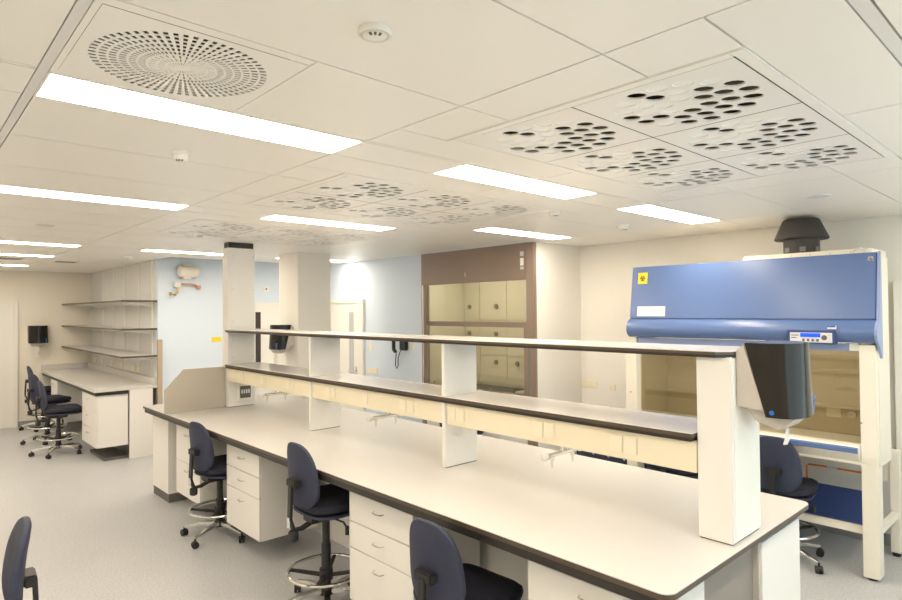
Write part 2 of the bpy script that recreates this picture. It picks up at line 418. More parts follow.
def detector(x, y, r, lb, cat='detector', h=.045):
    if h < .02:
        t = thing('ceiling_spotlight', lb, cat, (x, y, ZC))
        MB().lathe([(r, 0), (r, -.005), (r*.82, -.006)], (x, y, ZC), n=28).build('rim', 'band', t, smooth=True)
        MB().lathe([(r*.80, -.0062), (r*.4, -.009), (.001, -.0095)], (x, y, ZC), n=28).build('lens', 'rail_panel', t, smooth=True)
        return
    t = thing('smoke_detector' if h > .02 else 'ceiling_spotlight', lb, cat, (x, y, ZC))
    MB().lathe([(r, 0), (r, -.012), (r*.94, -.016)], (x, y, ZC), n=28).build('base', 'socket_w', t, smooth=True)
    MB().lathe([(r*.80, -.016), (r*.78, -h*.7), (r*.62, -h*.92), (r*.25, -h), (.001, -h)], (x, y, ZC), n=28).build('cap' if h > .02 else 'rim', 'socket_w', t, smooth=True)
    if h > .02:
        for k in range(3):
            a = k*.45-2.6; c, s_ = math.cos(a), math.sin(a)
            MB().bar([(x+r*.70*c, y+r*.70*s_, ZC-h*.86), (x+r*.52*c, y+r*.52*s_, ZC-h*.965)], .006, .004, (-s_, c, 0)).build('slot', 'plinth', t)
detector(.928, 2.747, .040, 'small white smoke detector beyond the nearest long light')
detector(.887, 1.234, .043, 'white smoke detector at the top edge of the picture', h=.022)
detector(4.51, 2.741, .055, 'white smoke detector near the wall left of the blue safety cabinet')
detector(2.145, 8.185, .055, 'white smoke detector above the end of the shelving recess')
detector(3.53, 2.703, .045, 'white detector beside the right corner of the middle vent unit', h=.03)
detector(4.31, 1.225, .07, 'flat round spotlight in the ceiling above the safety cabinet', 'spotlight', .012)
detector(.887, 5.714, .06, 'flat round spotlight in the ceiling at left, beyond the second light row', 'spotlight', .012)

# ------------------------------------------------------------ doors
def door(name, root_loc, leaf, frame, extra):
    t = thing(name, None, None, root_loc); t['kind'] = 'structure'
    leaf.build('door_leaf', 'door', t, bevel=.003)
    frame.build('door_frame', 'white', t, bevel=.003)
    for nm, mb, m in extra: mb.build(nm, m, t, smooth=(nm == 'door_handle'))
    return t
# far wall, left
door('door_1', (1.0, YF, 0), B(.55, 1.45, YF-.02, YF, .005, 1.98), MB().box(1.45, 1.51, YF-.035, YF, 0, 2.04).box(.49, .55, YF-.035, YF, 0, 2.04).box(.55, 1.45, YF-.035, YF, 1.98, 2.04),
     [('door_handle', MB().tube([(.63, YF-.02, 1.02), (.63, YF-.06, 1.02), (.75, YF-.06, 1.02)], .009), 'chrome')])
# blue middle wall, behind the bench column
door('door_2', (4.3, YE, 0), B(3.86, 4.80, YE-.02, YE, .005, 1.94), MB().box(3.80, 3.86, YE-.035, YE, 0, 1.99).box(3.86, 4.86, YE-.035, YE, 1.94, 1.99).box(4.80, 4.86, YE-.035, YE, 0, 1.94),
     [('glazing', B(3.895, 3.975, YE-.024, YE-.018, 1.05, 1.85), 'dark_glass'), ('door_handle', MB().tube([(4.70, YE-.02, 1.02), (4.70, YE-.06, 1.02), (4.58, YE-.06, 1.02)], .009), 'chrome')])
# blue side wall
door('door_3', (XH, 7.6, 0), B(XH-.02, XH, 7.17, 8.10, .005, 1.97), MB().box(XH-.04, XH, 7.05, 7.17, 0, 2.02).box(XH-.04, XH, 8.10, 8.18, 0, 2.02).box(XH-.04, XH, 7.17, 8.10, 1.97, 2.02),
     [('glazing', B(XH-.024, XH-.018, 7.31, 7.42, .80, 1.84), 'pale_glass'), ('door_handle', MB().tube([(XH-.02, 7.24, 1.0), (XH-.07, 7.24, 1.0), (XH-.07, 7.37, 1.0)], .010).box(XH-.028, XH-.02, 7.22, 7.26, .9, 1.06), 'chrome')])
# right wall, at the picture edge
door('door_4', (XW, .6, 0), B(XW-.02, XW, .10, 1.02, .005, 1.99), MB().box(XW-.045, XW, 1.02, 1.105, 0, 2.045).box(XW-.045, XW, .02, .10, 0, 2.045).box(XW-.045, XW, .10, 1.02, 1.99, 2.045),
     [('hinge', MB().tube([(XW-.05, 1.02, 1.60), (XW-.05, 1.02, 1.72)], .012), 'steel'), ('hinge', MB().tube([(XW-.05, 1.02, .30), (XW-.05, 1.02, .42)], .012), 'steel')])

# ------------------------------------------------------------ island bench
bench = thing('island_bench', 'long island laboratory bench with pale worktop and black edge rail', 'bench', (2.58, 3.85, 0))
def round_rect(x0, x1, y0, y1, r, n=5):
    pts = []
    for cx, cy, a0 in ((x1-r, y1-r, 0), (x0+r, y1-r, 90), (x0+r, y0+r, 180), (x1-r, y0+r, 270)):
        for i in range(n+1):
            a = math.radians(a0+90*i/n); pts.append((cx+r*math.cos(a), cy+r*math.sin(a)))
    return pts
bx0, bx1, by0, by1 = 1.888, 3.295, .992, 6.70
def split_top(y0, y1, rounded):
    pts = []
    if rounded:
        for cx, cy, a0 in ((bx0+.045, y0+.045, 180), (bx1-.045, y0+.045, 270)):
            for i in range(7):
                a = math.radians(a0+90*i/6); pts.append((cx+.045*math.cos(a), cy+.045*math.sin(a)))
    else: pts += [(bx0, y0), (bx1, y0)]
    return pts + [(bx1, y1), (bx0, y1)]
for y0, y1, rd in ((by0, 3.769, True), (3.771, by1, False)):
    tp = MB().prism(split_top(y0, y1, rd), 'z', .896, .9).build('worktop', 'top', bench)
    MB().prism(split_top(y0, y1, rd), 'z', .876, .896).build('edge_band', 'edge', tp)
MB().box(bx0+.006, bx0+.05, by0+.05, by1-.03, .838, .876).box(bx1-.05, bx1-.006, by0+.05, by1-.03, .838, .876).build('rail', 'black', bench, bevel=.003)
for yy in (1.12, 2.3, 3.6, 4.05, 5.2, 6.2): B(bx0+.05, bx1-.05, yy, yy+.04, .84, .876).build('cross_rail', 'black', bench)
B(2.22, 2.745, 1.055, 1.075, 0, .876).build('end_panel', 'grey_dk', bench)
B(1.975, 2.222, 1.03, 1.06, 0, .838).build('leg_panel', 'laminate', bench, bevel=.002)
B(2.745, 3.215, 1.02, 1.05, 0, .838).build('leg_panel', 'laminate', bench, bevel=.002)
B(2.735, 2.765, 1.03, 1.075, 0, .85).build('panel_edge', 'disp_grey', bench)
B(2.54, 2.56, 1.08, 6.20, .06, .874).build('centre_panel', 'laminate', bench)
B(1.978, 3.21, 6.215, 6.69, .085, .838).build('end_block', 'laminate', bench, bevel=.002)
B(1.985, 3.20, 6.22, 6.685, 0, .085).build('plinth', 'plinth', bench)
for yy in (1.70, 3.10, 4.90): B(2.42, 2.46, yy, yy+.04, .45, .876).build('support_post', 'laminate', bench)

def handle(y, z, x, parent, w=.085):
    MB().tube([(x, y-w/2, z), (x-.022, y-w/2+.008, z-.002), (x-.026, y, z-.004), (x-.022, y+w/2-.008, z-.002), (x, y+w/2, z)], .0038, 8).build('handle', 'chrome', parent, smooth=True)
def drawer_unit(x0, x1, y0, y1, z0, z1, cuts, lb, group=None):
    t = thing('drawer_unit', lb, 'drawers', ((x0+x1)/2, (y0+y1)/2, z0), group)
    B(x0+.019, x1, y0, y1, z0, z1).build('body', 'laminate', t, bevel=.002)
    zs = [z0]+cuts+[z1]
    for a, b in zip(zs, zs[1:]):
        d = B(x0, x0+.018, y0+.001, y1-.001, a+.0025, b-.0025).build('drawer', 'laminate', t, bevel=.002)
        handle((y0+y1)/2, b-.062, x0, d)
    return t
g = 'suspended drawer units under the bench'
drawer_unit(1.973, 2.46, 5.374, 5.97, .168, .80, [.478], 'two-drawer white unit at the far end of the island bench', g)
drawer_unit(1.973, 2.46, 4.214, 4.80, .170, .80, [.478, .632], 'white drawer unit between the two farther stools of the island bench', g)
drawer_unit(1.973, 2.46, 2.438, 3.03, .170, .80, [.475, .628], 'white three-drawer unit between the stools nearest the picture centre', g)
drawer_unit(1.973, 2.22, 1.062, 1.675, .170, .80, [.475, .628], 'white drawer unit at the near end of the bench, cut by picture bottom', g)
t = thing('cupboard_unit', 'white unit under the far side of the bench, at its near end', 'cupboard', (2.98, 1.3, .17))
B(2.75, 3.19, 1.052, 1.65, .17, .838).build('body', 'laminate', t)
d = B(3.19, 3.208, 1.053, 1.649, .172, .836).build('door', 'laminate', t)
MB().tube([(3.208, 1.55, .70), (3.232, 1.55, .69), (3.232, 1.55, .61), (3.208, 1.55, .60)], .004, 8).build('handle', 'chrome', d, smooth=True)

# grey splash screen at far end
pan = MB().prism([(1.885, .9), (1.885, 1.12), (2.06, 1.305), (2.462, 1.305), (2.462, .9)], 'y', 6.02, 6.04).build('splash_screen', 'grey', bevel=.002, org=(2.2, 6.03, .9))
tag(pan, 'grey upright splash screen with a clipped corner at the far bench end', 'screen')

# ------------------------------------------------------------ reagent shelf on the bench
rack = thing('reagent_shelf', 'two-tier reagent shelf with black edges and service beam along the bench', 'shelf', (2.6, 3.5, .9))
cx0, cx1 = 2.465, 2.745
c = B(cx0, cx1, 1.023, 1.164, .905, 1.652).build('column', 'laminate', rack, bevel=.003)
B(cx0+.006, cx1-.006, 1.027, 1.16, .9, .905).build('column_foot', 'plinth', c)
B(cx0+.022, cx1-.004, 1.0195, 1.024, .915, 1.645).build('column_cover', 'socket_w', c)
c = B(cx0, cx1, 5.955, 6.09, .905, 2.50).build('column', 'laminate', rack, bevel=.003)
B(cx0+.006, cx1-.006, 5.96, 6.085, .9, .905).build('column_foot', 'plinth', c)
B(cx0+.03, cx1-.004, 5.950, 5.956, 1.70, 2.495).build('column_cover', 'laminate', c)
B(cx0+.03, cx1-.004, 5.950, 5.956, 1.35, 1.62).build('column_cover', 'laminate', c)
for zz in (1.40, 1.57, 1.76, 2.08, 2.42):
    for xx in (cx0+.05, cx1-.02): MB().lathe([(.006, 0), (.006, -.003), (.001, -.003)], (xx, 5.950, zz), 'y', 10).build('screw', 'steel', c)
B(cx0+.012, cx1-.01, 5.965, 6.08, 2.50, 2.557).build('ceiling_collar', 'black', c)
for yy in (2.711, 4.301):
    d = B(2.445, 2.72, yy, yy+.026, .904, 1.652).build('divider', 'laminate', rack, bevel=.002)
    B(2.455, 2.715, yy+.002, yy+.024, .9, .904).build('divider_foot', 'edge', d)
def shelf_poly(x0, x1, y0, y1, ch): return [(x0, y1), (x0, y0+ch), (x0+ch, y0), (x1-ch, y0), (x1, y0+ch), (x1, y1)]
sp = MB().prism(shelf_poly(2.43, 2.785, 1.019, 5.952, .05), 'z', 1.674, 1.678).build('upper_shelf', 'shelf_top', rack)
MB().prism(shelf_poly(2.43, 2.785, 1.019, 5.952, .05), 'z', 1.662, 1.674).build('edge_band', 'edge', sp)
MB().prism(shelf_poly(2.438, 2.777, 1.022, 5.952, .05), 'z', 1.650, 1.662).build('shelf_core', 'black', sp)
sp = B(2.43, 2.785, 1.170, 5.952, 1.330, 1.334).build('lower_shelf', 'shelf_top', rack)
B(2.43, 2.785, 1.170, 5.952, 1.312, 1.330).build('edge_band', 'edge', sp)
B(2.437, 2.778, 1.178, 5.952, 1.296, 1.312).build('shelf_core', 'black', sp)
beam = MB()
for a, b in ((1.166, 2.709), (2.739, 4.299), (4.329, 5.950)): beam.box(2.458, 2.70, a, b, 1.165, 1.296)
beam = beam.build('service_beam', 'beam', rack, bevel=.002)
beam['label'] = 'cream service trunking with socket outlets'
for y0, n in ((1.47, 2), (1.93, 2), (2.585, 2), (3.13, 1), (3.56, 1), (3.05, 1), (3.98, 2), (4.62, 2), (5.15, 2), (5.60, 2)):
    for k in range(n):
        a = y0+k*.072
        s_ = B(2.450, 2.459, a-.034, a+.034, 1.195, 1.272).build('socket_outlet', 'socket', beam, bevel=.003)
# breaker box on the far column
bxm = B(2.55, 2.70, 5.930, 5.951, .96, 1.14).build('breaker_box', 'socket_w', c, bevel=.003)
bxm['label'] = 'small breaker box with a dark flap'
B(2.575, 2.685, 5.922, 5.931, .985, 1.105).build('box_flap', 'plinth', c, bevel=.002)
for k in range(4): B(2.585+k*.024, 2.600+k*.024, 5.918, 5.923, 1.03, 1.07).build('breaker_switch', 'keypad', c)

def lab_tap(y, lb):
    t = thing('laboratory_tap', lb, 'tap', (2.58, y, 1.165), 'twin taps hanging from the service beam')
    MB().tube([(2.56, y, 1.166), (2.56, y, 1.115)], .009).tube([(2.60, y, 1.166), (2.60, y, 1.115)], .009).build('stem', 'chrome', t, smooth=True)
    MB().tube([(2.455, y, 1.108), (2.70, y, 1.108)], .012).build('manifold', 'chrome', t, smooth=True)
    for x in (2.475, 2.65):
        n = MB().lathe([(.012, 1.10), (.012, 1.082), (.007, 1.075), (.0045, 1.045), (.003, 1.045)], (x, y, 0), n=12).build('nozzle', 'chrome', t, smooth=True)
    for x, d in ((2.44, -1), (2.705, 1)):
        MB().lathe([(.017, 0), (.019, .008*d), (.019, .03*d), (.012, .036*d), (.001, .036*d)], (x, y, 1.108), 'x', 14).build('handwheel', 'keypad', t, smooth=True)
lab_tap(1.93, 'twin laboratory tap hanging below the beam, nearest the bench end')
lab_tap(3.46, 'twin laboratory tap hanging below the beam, between the two dividers')
lab_tap(5.12, 'twin laboratory tap hanging below the beam, nearest the tall column')

# ------------------------------------------------------------ paper towel dispensers
def dispenser(loc, rz, lb, cuff=1.):
    # local: wall plane y = 0, sticks out to -y, width along x, z = 0 at the housing's lower edge
    t = thing('towel_dispenser', lb, 'dispenser', loc, 'paper towel dispensers', rz)
    ORG[t.name] = Vector((0, 0, 0))
    w = .135
    MB().prism([(0, .0), (0, .225), (-.035, .252), (-.11, -.012)], 'x', -w, w).build('housing', 'disp_grey', t, bevel=.004)
    # curved smoky cover lofted between a top and a bottom outline
    def outline(ybase, depth, n=18):
        return [(w*1.02*math.cos(PI*i/n), ybase-depth*(math.sin(PI*i/n)**.62)) for i in range(n+1)]
    to, bo = outline(-.036, .185), outline(-.112, .118)
    vs = []; n = len(to); K = 8
    for k in range(K+1):
        f_ = k/K; z = .256-(.256+.032)*f_
        for a, b in zip(to, bo): vs.append((a[0]*(1-f_)+b[0]*f_, a[1]*(1-f_)+b[1]*f_, z))
    fs = [(k*n+i, k*n+i+1, k*n+n+i+1, k*n+n+i) for k in range(K) for i in range(n-1)]
    fs += [tuple(range(n))[::-1], tuple(range(K*n, K*n+n))] + [(k*n+n-1, k*n, k*n+n, k*n+2*n-1) for k in range(K)]
    cv = MB().add(vs, fs).build('cover', 'disp', t, smooth=True)
    cv['label'] = 'smoky translucent cover'
    MB().lathe([(.009, 0), (.009, -.004), (.001, -.004)], (-w*1.02-.0, -.135, -.012), 'x', 14).build('lock', 'disp_blue', t)
    MB().box(.092, .102, -.212, -.196, -.025, .025).box(.084, .110, -.214, -.196, .030, .038).build('mark', 'disp_blue', t)
    MB().prism([(-.02, -.002), (-.09, -.012), (-.20, -.034), (-.15, -.085), (-.06, -.06)], 'x', -w*.72, w*.72).build('chute', 'disp_grey', t, bevel=.006)
    if cuff:
        mb = MB(); pts = [(-.03, -.15, -.08), (-.02, -.155, -.08-.02*cuff), (-.035, -.16, -.08-.045*cuff), (-.02, -.15, -.08-.07*cuff)]
        mb.bar(pts, [.02*cuff, .03*cuff, .022*cuff, .035*cuff], .004, (1, .3, 0)); mb.bar([(-.028, -.152, -.085), (-.05, -.16, -.12), (-.045, -.15, -.145)], [.015, .025, .02], .004, (1, -.4, 0))
        mb.build('paper_end', 'paper', t)
    return t
dispenser((2.638, 1.018, 1.455), 0, 'large smoky black towel dispenser on the near end of the shelf', .6)
dispenser((3.514, 6.70, 1.44), -PI/2, 'smoky black towel dispenser on the square pillar', 1.8)
dispenser((1.772, 12.1, 1.40), 0, 'black towel dispenser on the far wall beside the door', 2.6)

# ------------------------------------------------------------ stools
def superell(n, a, b, e, taper=0.):
    pts = []
    for i in range(n):
        t = 2*PI*i/n; c, s_ = math.cos(t), math.sin(t)
        u = math.copysign(abs(c)**(2/e), c); v = math.copysign(abs(s_)**(2/e), s_)
        pts.append((a*u*(1-taper*v), b*v))
    return pts
def pad(a, b, th, e=3.2, taper=0., place=None, n=36):
    prof = [(.001, 1), (.35, 1), (.70, .97), (.90, .84), (.985, .5), (1., 0), (.985, -.5), (.90, -.84), (.70, -.97), (.35, -1), (.001, -1)]
    ol = superell(n, a, b, e, taper); vs = []; fs = []
    for k, (s_, t) in enumerate(prof):
        for u, v in ol: vs.append(place(u*s_, v*s_, t*th))
    for k in range(len(prof)-1):
        for i in range(n): fs.append((k*n+i, k*n+(i+1) % n, k*n+n+(i+1) % n, k*n+n+i))
    return MB().add(vs, fs)
def make_stool(hs, lb, phase=.35):
    t = thing('laboratory_stool', lb, 'chair', (0, 0, 0), 'navy laboratory stools')
    seat = pad(.225, .225, .036, 3.4, place=lambda u, v, d: (u+.05, v, hs-.036+d+.012*(v/.225)**2+(-.016 if u > .16 else 0)*((u-.16)/.065)**2)).build('seat', 'navy_seat', t, smooth=True)
    pad(.215, .215, .014, 3.6, place=lambda u, v, d: (u+.05, v, hs-.080+d)).build('seat_shell', 'navy', seat, smooth=True)
    zc = hs+.165; hb = .20
    def bp_(u, v, d):
        z = zc+v
        return (-.185-.035*(v/.38)+.04*(u/.2)**2-.012*(v/hb)**2+d, u, z)
    bk = pad(.168, hb, .021, 2.8, taper=.13, place=bp_).build('backrest', 'navy', t, smooth=True)
    bz = zc-.045
    MB().box(-.245, -.20, -.055, .055, bz-.022, bz+.026).build('bracket', 'plastic', bk, bevel=.006)
    MB().bar([(-.06, 0, hs-.125), (-.17, 0, hs-.165), (-.225, 0, hs-.16), (-.25, 0, hs-.09), (-.240, 0, bz)], .042, .018).build('back_bar', 'plastic', t, bevel=.003)
    mech = MB().box(-.13, .10, -.06, .06, hs-.14, hs-.094).build('mechanism', 'plastic', t, bevel=.008)
    MB().tube([(.0, -.05, hs-.125), (.02, -.17, hs-.13), (.02, -.21, hs-.155)], .006, 8).lathe([(.012, 0), (.012, .05), (.001, .05)], (.02, -.21, hs-.195), n=10).build('lever', 'plastic', mech, smooth=True)
    MB().tube([(-.05, .05, hs-.125), (-.06, .16, hs-.135), (-.06, .20, hs-.15)], .006, 8).build('lever', 'plastic', mech, smooth=True)
    MB().lathe([(.026, 0), (.03, -.008), (.03, -.05), (.022, -.058), (.001, -.058)], (-.225, 0, hs-.165), n=14).build('tilt_knob', 'plastic', mech, smooth=True)
    MB().box(-.262, -.254, -.013, .013, hs-.14, hs-.08).build('care_tag', 'label', mech)
    MB().lathe([(.030, .10), (.030, hs-.30), (.024, hs-.30), (.024, hs-.13)], n=18).build('column', 'plastic', t, smooth=True)
    ring = MB().tube([(.235*math.cos(2*PI*i/40), .235*math.sin(2*PI*i/40), .225) for i in range(40)], .0105, 8, closed=True).build('foot_ring', 'chrome', t, smooth=True)
    sp = MB().lathe([(.042, .17), (.042, .235), (.03, .235)], n=16)
    for k in range(4):
        a = PI/4+k*PI/2; sp.bar([(.03*math.cos(a), .03*math.sin(a), .195), (.23*math.cos(a), .23*math.sin(a), .222)], [.03, .018], .016, (-math.sin(a), math.cos(a), 0))
    sp.build('ring_spokes', 'plastic', ring)
    MB().lathe([(.04, .075), (.045, .08), (.045, .12), (.032, .135)], n=18).build('hub', 'plastic', t, smooth=True)
    for k in range(5):
        a = 2*PI*k/5+phase; c, s_ = math.cos(a), math.sin(a)
        lg = MB().bar([(.035*c, .035*s_, .105), (.16*c, .16*s_, .100), (.295*c, .295*s_, .074)], [.042, .036, .026], [.030, .026, .018], (-s_, c, 0)).build('leg', 'chrome', t, bevel=.004)
        ax = Vector((math.cos(a+.9), math.sin(a+.9), 0)); cs = MB(); q = Vector((.295*c, .295*s_, 0))
        for w in (-1, 1):
            ctr = q+ax*.013*w+Vector((0, 0, .027))
            cs.tube([ctr-ax*.0085, ctr+ax*.0085], .027, 14)
        cs.tube([q+Vector((0, 0, .03)), q+Vector((0, 0, .072))], .008, 8).tube([q-ax*.022+Vector((0, 0, .034)), q+ax*.022+Vector((0, 0, .034))], .018, 10)
        cs.build('caster', 'plastic', lg)
    return t
stools = [  # x, y, heading, seat height, label
    (2.01, 5.03, .12, .605, 'navy stool at the island bench, farthest of the three, by the two-drawer unit'),
    (2.015, 3.36, .0, .69, 'tall navy stool with a chrome foot ring at the middle of the island bench'),
    (1.95, 2.06, .04, .56, 'navy stool nearest the camera at the bench, seat cut by picture bottom'),
    (.195, 3.02, PI-.06, .65, 'navy stool backrest in the bottom left corner, seen edge-on'),
    (1.62, 9.42, -.05, .62, 'nearest of three navy stools at the far wall bench'),
    (1.66, 10.45, .25, .64, 'middle of three navy stools at the far wall bench'),
    (1.80, 11.65, .0, .66, 'farthest of three navy stools, beside the far wall'),
    (4.85, 1.66, .12, .565, 'navy stool pushed under the right part of the blue safety cabinet'),
    (4.72, 2.42, .10, .60, 'navy stool behind the bench, glimpsed under the service beam'),
    (4.50, 4.75, .35, .60, 'navy stool in front of the fume cupboard, glimpsed under the service beam'),
]
for x, y, a, hs, lb in stools:
    t = make_stool(hs, lb, 1.03 if hs == .605 else .45); t.location = (x, y, 0); t.rotation_euler.z = a

# ------------------------------------------------------------ far wall bench and shelves
fb = thing('wall_bench', 'pale wall bench in the shelving recess at far left', 'bench', (2.19, 10.28, 0))
tp = B(1.822, XS, 8.44, YF, .872, .912).build('worktop', 'top', fb, bevel=.003)
B(1.84, 1.88, 8.50, YF-.02, .828, .872).build('rail', 'black', fb)
B(1.84, 2.21, 8.455, 8.49, .828, .872).build('rail', 'black', fb)
B(2.50, XS-.001, 8.46, YF, .912, 1.0).build('upstand', 'top', fb, bevel=.002)
B(1.83, 2.50, YF-.05, YF-.001, .912, 1.0).build('upstand', 'top', fb, bevel=.002)
B(2.222, 2.50, 8.445, 8.475, 0, .872).build('leg_panel', 'laminate', fb, bevel=.002)
B(2.0, 2.50, YF-.06, YF-.02, 0, .872).build('leg_panel', 'laminate', fb)
B(1.95, 2.22, 8.53, 9.25, .0, .035).build('foot_beam', 'plinth', fb)
B(2.30, 2.32, 8.48, YF-.06, .12, .872).build('back_panel', 'laminate', fb)
drawer_unit(1.85, 2.21, 8.47, 9.22, .18, .826, [.40, .62], 'white drawer unit hanging at the near end of the far wall bench', 'drawer units of the wall bench')
drawer_unit(1.85, 2.21, 10.85, 11.35, .18, .826, [.40, .62], 'white drawer unit behind the stools of the far wall bench', 'drawer units of the wall bench')
for z, lb in ((2.016, 'top of three long wall shelves in the recess'), (1.652, 'middle of three long wall shelves in the recess'), (1.300, 'lowest of three long wall shelves in the recess')):
    t = thing('wall_shelf', lb, 'shelf', (2.34, 10.27, z), 'long wall shelves')
    b_ = B(2.135, XS-.012, 8.45, YF-.003, z-.024, z).build('board', 'top', t)
    MB().box(2.122, 2.135, 8.437, YF-.003, z-.024, z).box(2.135, XS-.012, 8.437, 8.45, z-.024, z).build('edge_band', 'edge', b_)
    for yy in (8.66, 9.26, 9.96, 10.58, 11.25):
        MB().prism([(XS-.014, z-.024), (2.17, z-.026), (2.17, z-.034), (XS-.014, z-.085)], 'y', yy-.006, yy+.006).build('bracket', 'socket_w', t)
for k, yy in enumerate((8.66, 9.26, 9.96, 10.58, 11.25)):
    o = B(XS-.014, XS, yy-.014, yy+.014, 1.10, ZC-.001).build('shelf_upright', 'socket_w', org=(XS-.007, yy, 1.10))
    tag(o, ('first', 'second', 'third', 'fourth', 'fifth')[k]+' pale upright rail on the recess wall, counted from the corner guard', 'rail', 'upright shelf rails')
B_lab = {9.24: 'small cream socket nearest the corner guard above the wall bench', 9.50: 'cream socket second from the corner guard above the wall bench', 10.12: 'cream socket third from the corner guard above the wall bench',
         10.69: 'cream socket fourth from the corner guard above the wall bench', 11.30: 'small cream socket fifth from the corner guard above the wall bench', 11.75: 'cream socket farthest from the corner guard above the wall bench'}
def wall_socket(x, y, z, n, axis, lb, w=.08, h=.08, group='wall sockets'):
    t = thing('wall_socket', lb, 'socket', (x, y, z), group)
    if axis == 'x':
        B(x-.010, x, y-n*w/2, y+n*w/2, z-h/2, z+h/2).build('plate', 'socket', t, bevel=.002)
        for k in range(n): yy = y-n*w/2+w*(k+.5); B(x-.014, x-.009, yy-w*.4, yy+w*.4, z-h*.4, z+h*.4).build('insert', 'socket', t, bevel=.002)
    else:
        B(x-n*w/2, x+n*w/2, y-.010, y, z-h/2, z+h/2).build('plate', 'socket', t, bevel=.002)
        for k in range(n): xx = x-n*w/2+w*(k+.5); B(xx-w*.4, xx+w*.4, y-.014, y-.009, z-h*.4, z+h*.4).build('insert', 'socket', t, bevel=.002)
for yy, lb in B_lab.items():
    sm = 'small' in lb
    wall_socket(XS-.002, yy, 1.06, 1, 'x', lb, .09 if sm else .17, .09 if not sm else .08)
wall_socket(XW, 3.90, 1.022, 3, 'x', 'triple cream socket on the white right wall near the corner', .073, .072)
wall_socket(XW, 3.60, 1.010, 1, 'x', 'single cream socket on the white right wall beside the cabinet', .073, .072)
wall_socket(XH, 6.87, 1.03, 3, 'x', 'triple cream socket low on the blue wall beside the door', .078, .078)
wall_socket(XH, 6.91, 1.36, 1, 'x', 'light switch on the blue wall between door and telephone', .07, .13)
wall_socket(XH, 6.00, 1.40, 1, 'x', 'cream socket on the blue wall beside the telephone', .08, .08)

# telephone
t = thing('wall_telephone', 'black wall telephone with dangling cord on the blue wall', 'telephone', (XH, 6.18, 1.40))
MB().box(XH-.05, XH, 6.08, 6.22, 1.34, 1.47).build('body', 'plastic', t, bevel=.012)
MB().bar([(XH-.05, 6.285, 1.50), (XH-.085, 6.285, 1.47), (XH-.085, 6.285, 1.35), (XH-.05, 6.285, 1.31)], .05, .035).build('handset', 'plastic', t, bevel=.008)
MB().tube([(XH-.04, 6.29, 1.31), (XH-.04, 6.30, 1.22), (XH-.04, 6.31, 1.14), (XH-.04, 6.28, 1.10), (XH-.04, 6.25, 1.14), (XH-.04, 6.25, 1.24), (XH-.03, 6.21, 1.34)], .006, 8).build('cord', 'plastic', t, smooth=True)

# canister and valve on the blue middle wall
t = thing('wall_canister', 'cream cylindrical canister high on the pale blue wall', 'canister', (2.93, YE, 2.40))
MB().lathe([(.001, 2.79), (.06, 2.79), (.075, 2.805), (.075, 3.02), (.06, 3.04), (.001, 3.04)], (0, YE-.10, 2.40), 'x', 24).build('drum', 'case', t, smooth=True)
MB().box(2.85, 2.95, YE-.11, YE, 2.47, 2.492).box(2.85, 2.95, YE-.11, YE, 2.305, 2.327).box(2.85, 2.95, YE-.02, YE, 2.30, 2.49).build('bracket', 'case', t, bevel=.003)
t = thing('wall_valve', 'valve with copper pipe and brass outlet below the canister', 'valve', (2.80, YE, 2.22))
MB().box(2.75, 2.83, YE-.09, YE, 2.19, 2.265).build('valve_body', 'keypad', t, bevel=.008)
MB().tube([(2.83, YE-.05, 2.232), (2.92, YE-.06, 2.235), (3.0, YE-.06, 2.23), (3.06, YE-.06, 2.205)], .012).build('pipe', 'copper', t, smooth=True)
MB().lathe([(.001, -.03), (.022, -.03), (.026, 0), (.022, .02), (.001, .02)], (3.07, YE-.05, 2.20), 'z', 14).build('pipe_end', 'copper', t, smooth=True)
MB().tube([(2.79, YE-.06, 2.19), (2.79, YE-.06, 2.12), (2.76, YE-.07, 2.09), (2.70, YE-.08, 2.095)], .014).build('outlet', 'brass', t, smooth=True)
MB().lathe([(.02, 0), (.026, -.01), (.026, -.03), (.001, -.03)], (2.71, YE-.08, 2.10), 'x', 14).build('cap', 'brass', t, smooth=True)
o = B(3.265, 3.40, YE-.004, YE, 1.440, 1.505).build('yellow_sign', 'yellow', org=(3.33, YE, 1.44)); tag(o, 'small yellow sticker on the pale blue wall beside the tall column', 'sticker')
t = thing('wall_sensor', 'small white square sensor with a red dot above the far door', 'sensor', (4.07, YE, 2.19))
B(4.035, 4.11, YE-.012, YE, 2.155, 2.225).build('plate', 'socket_w', t, bevel=.002)
MB().lathe([(.014, 0), (.012, -.006), (.001, -.007)], (4.072, YE-.012, 2.19), 'y', 12).build('dot', 'red', t)

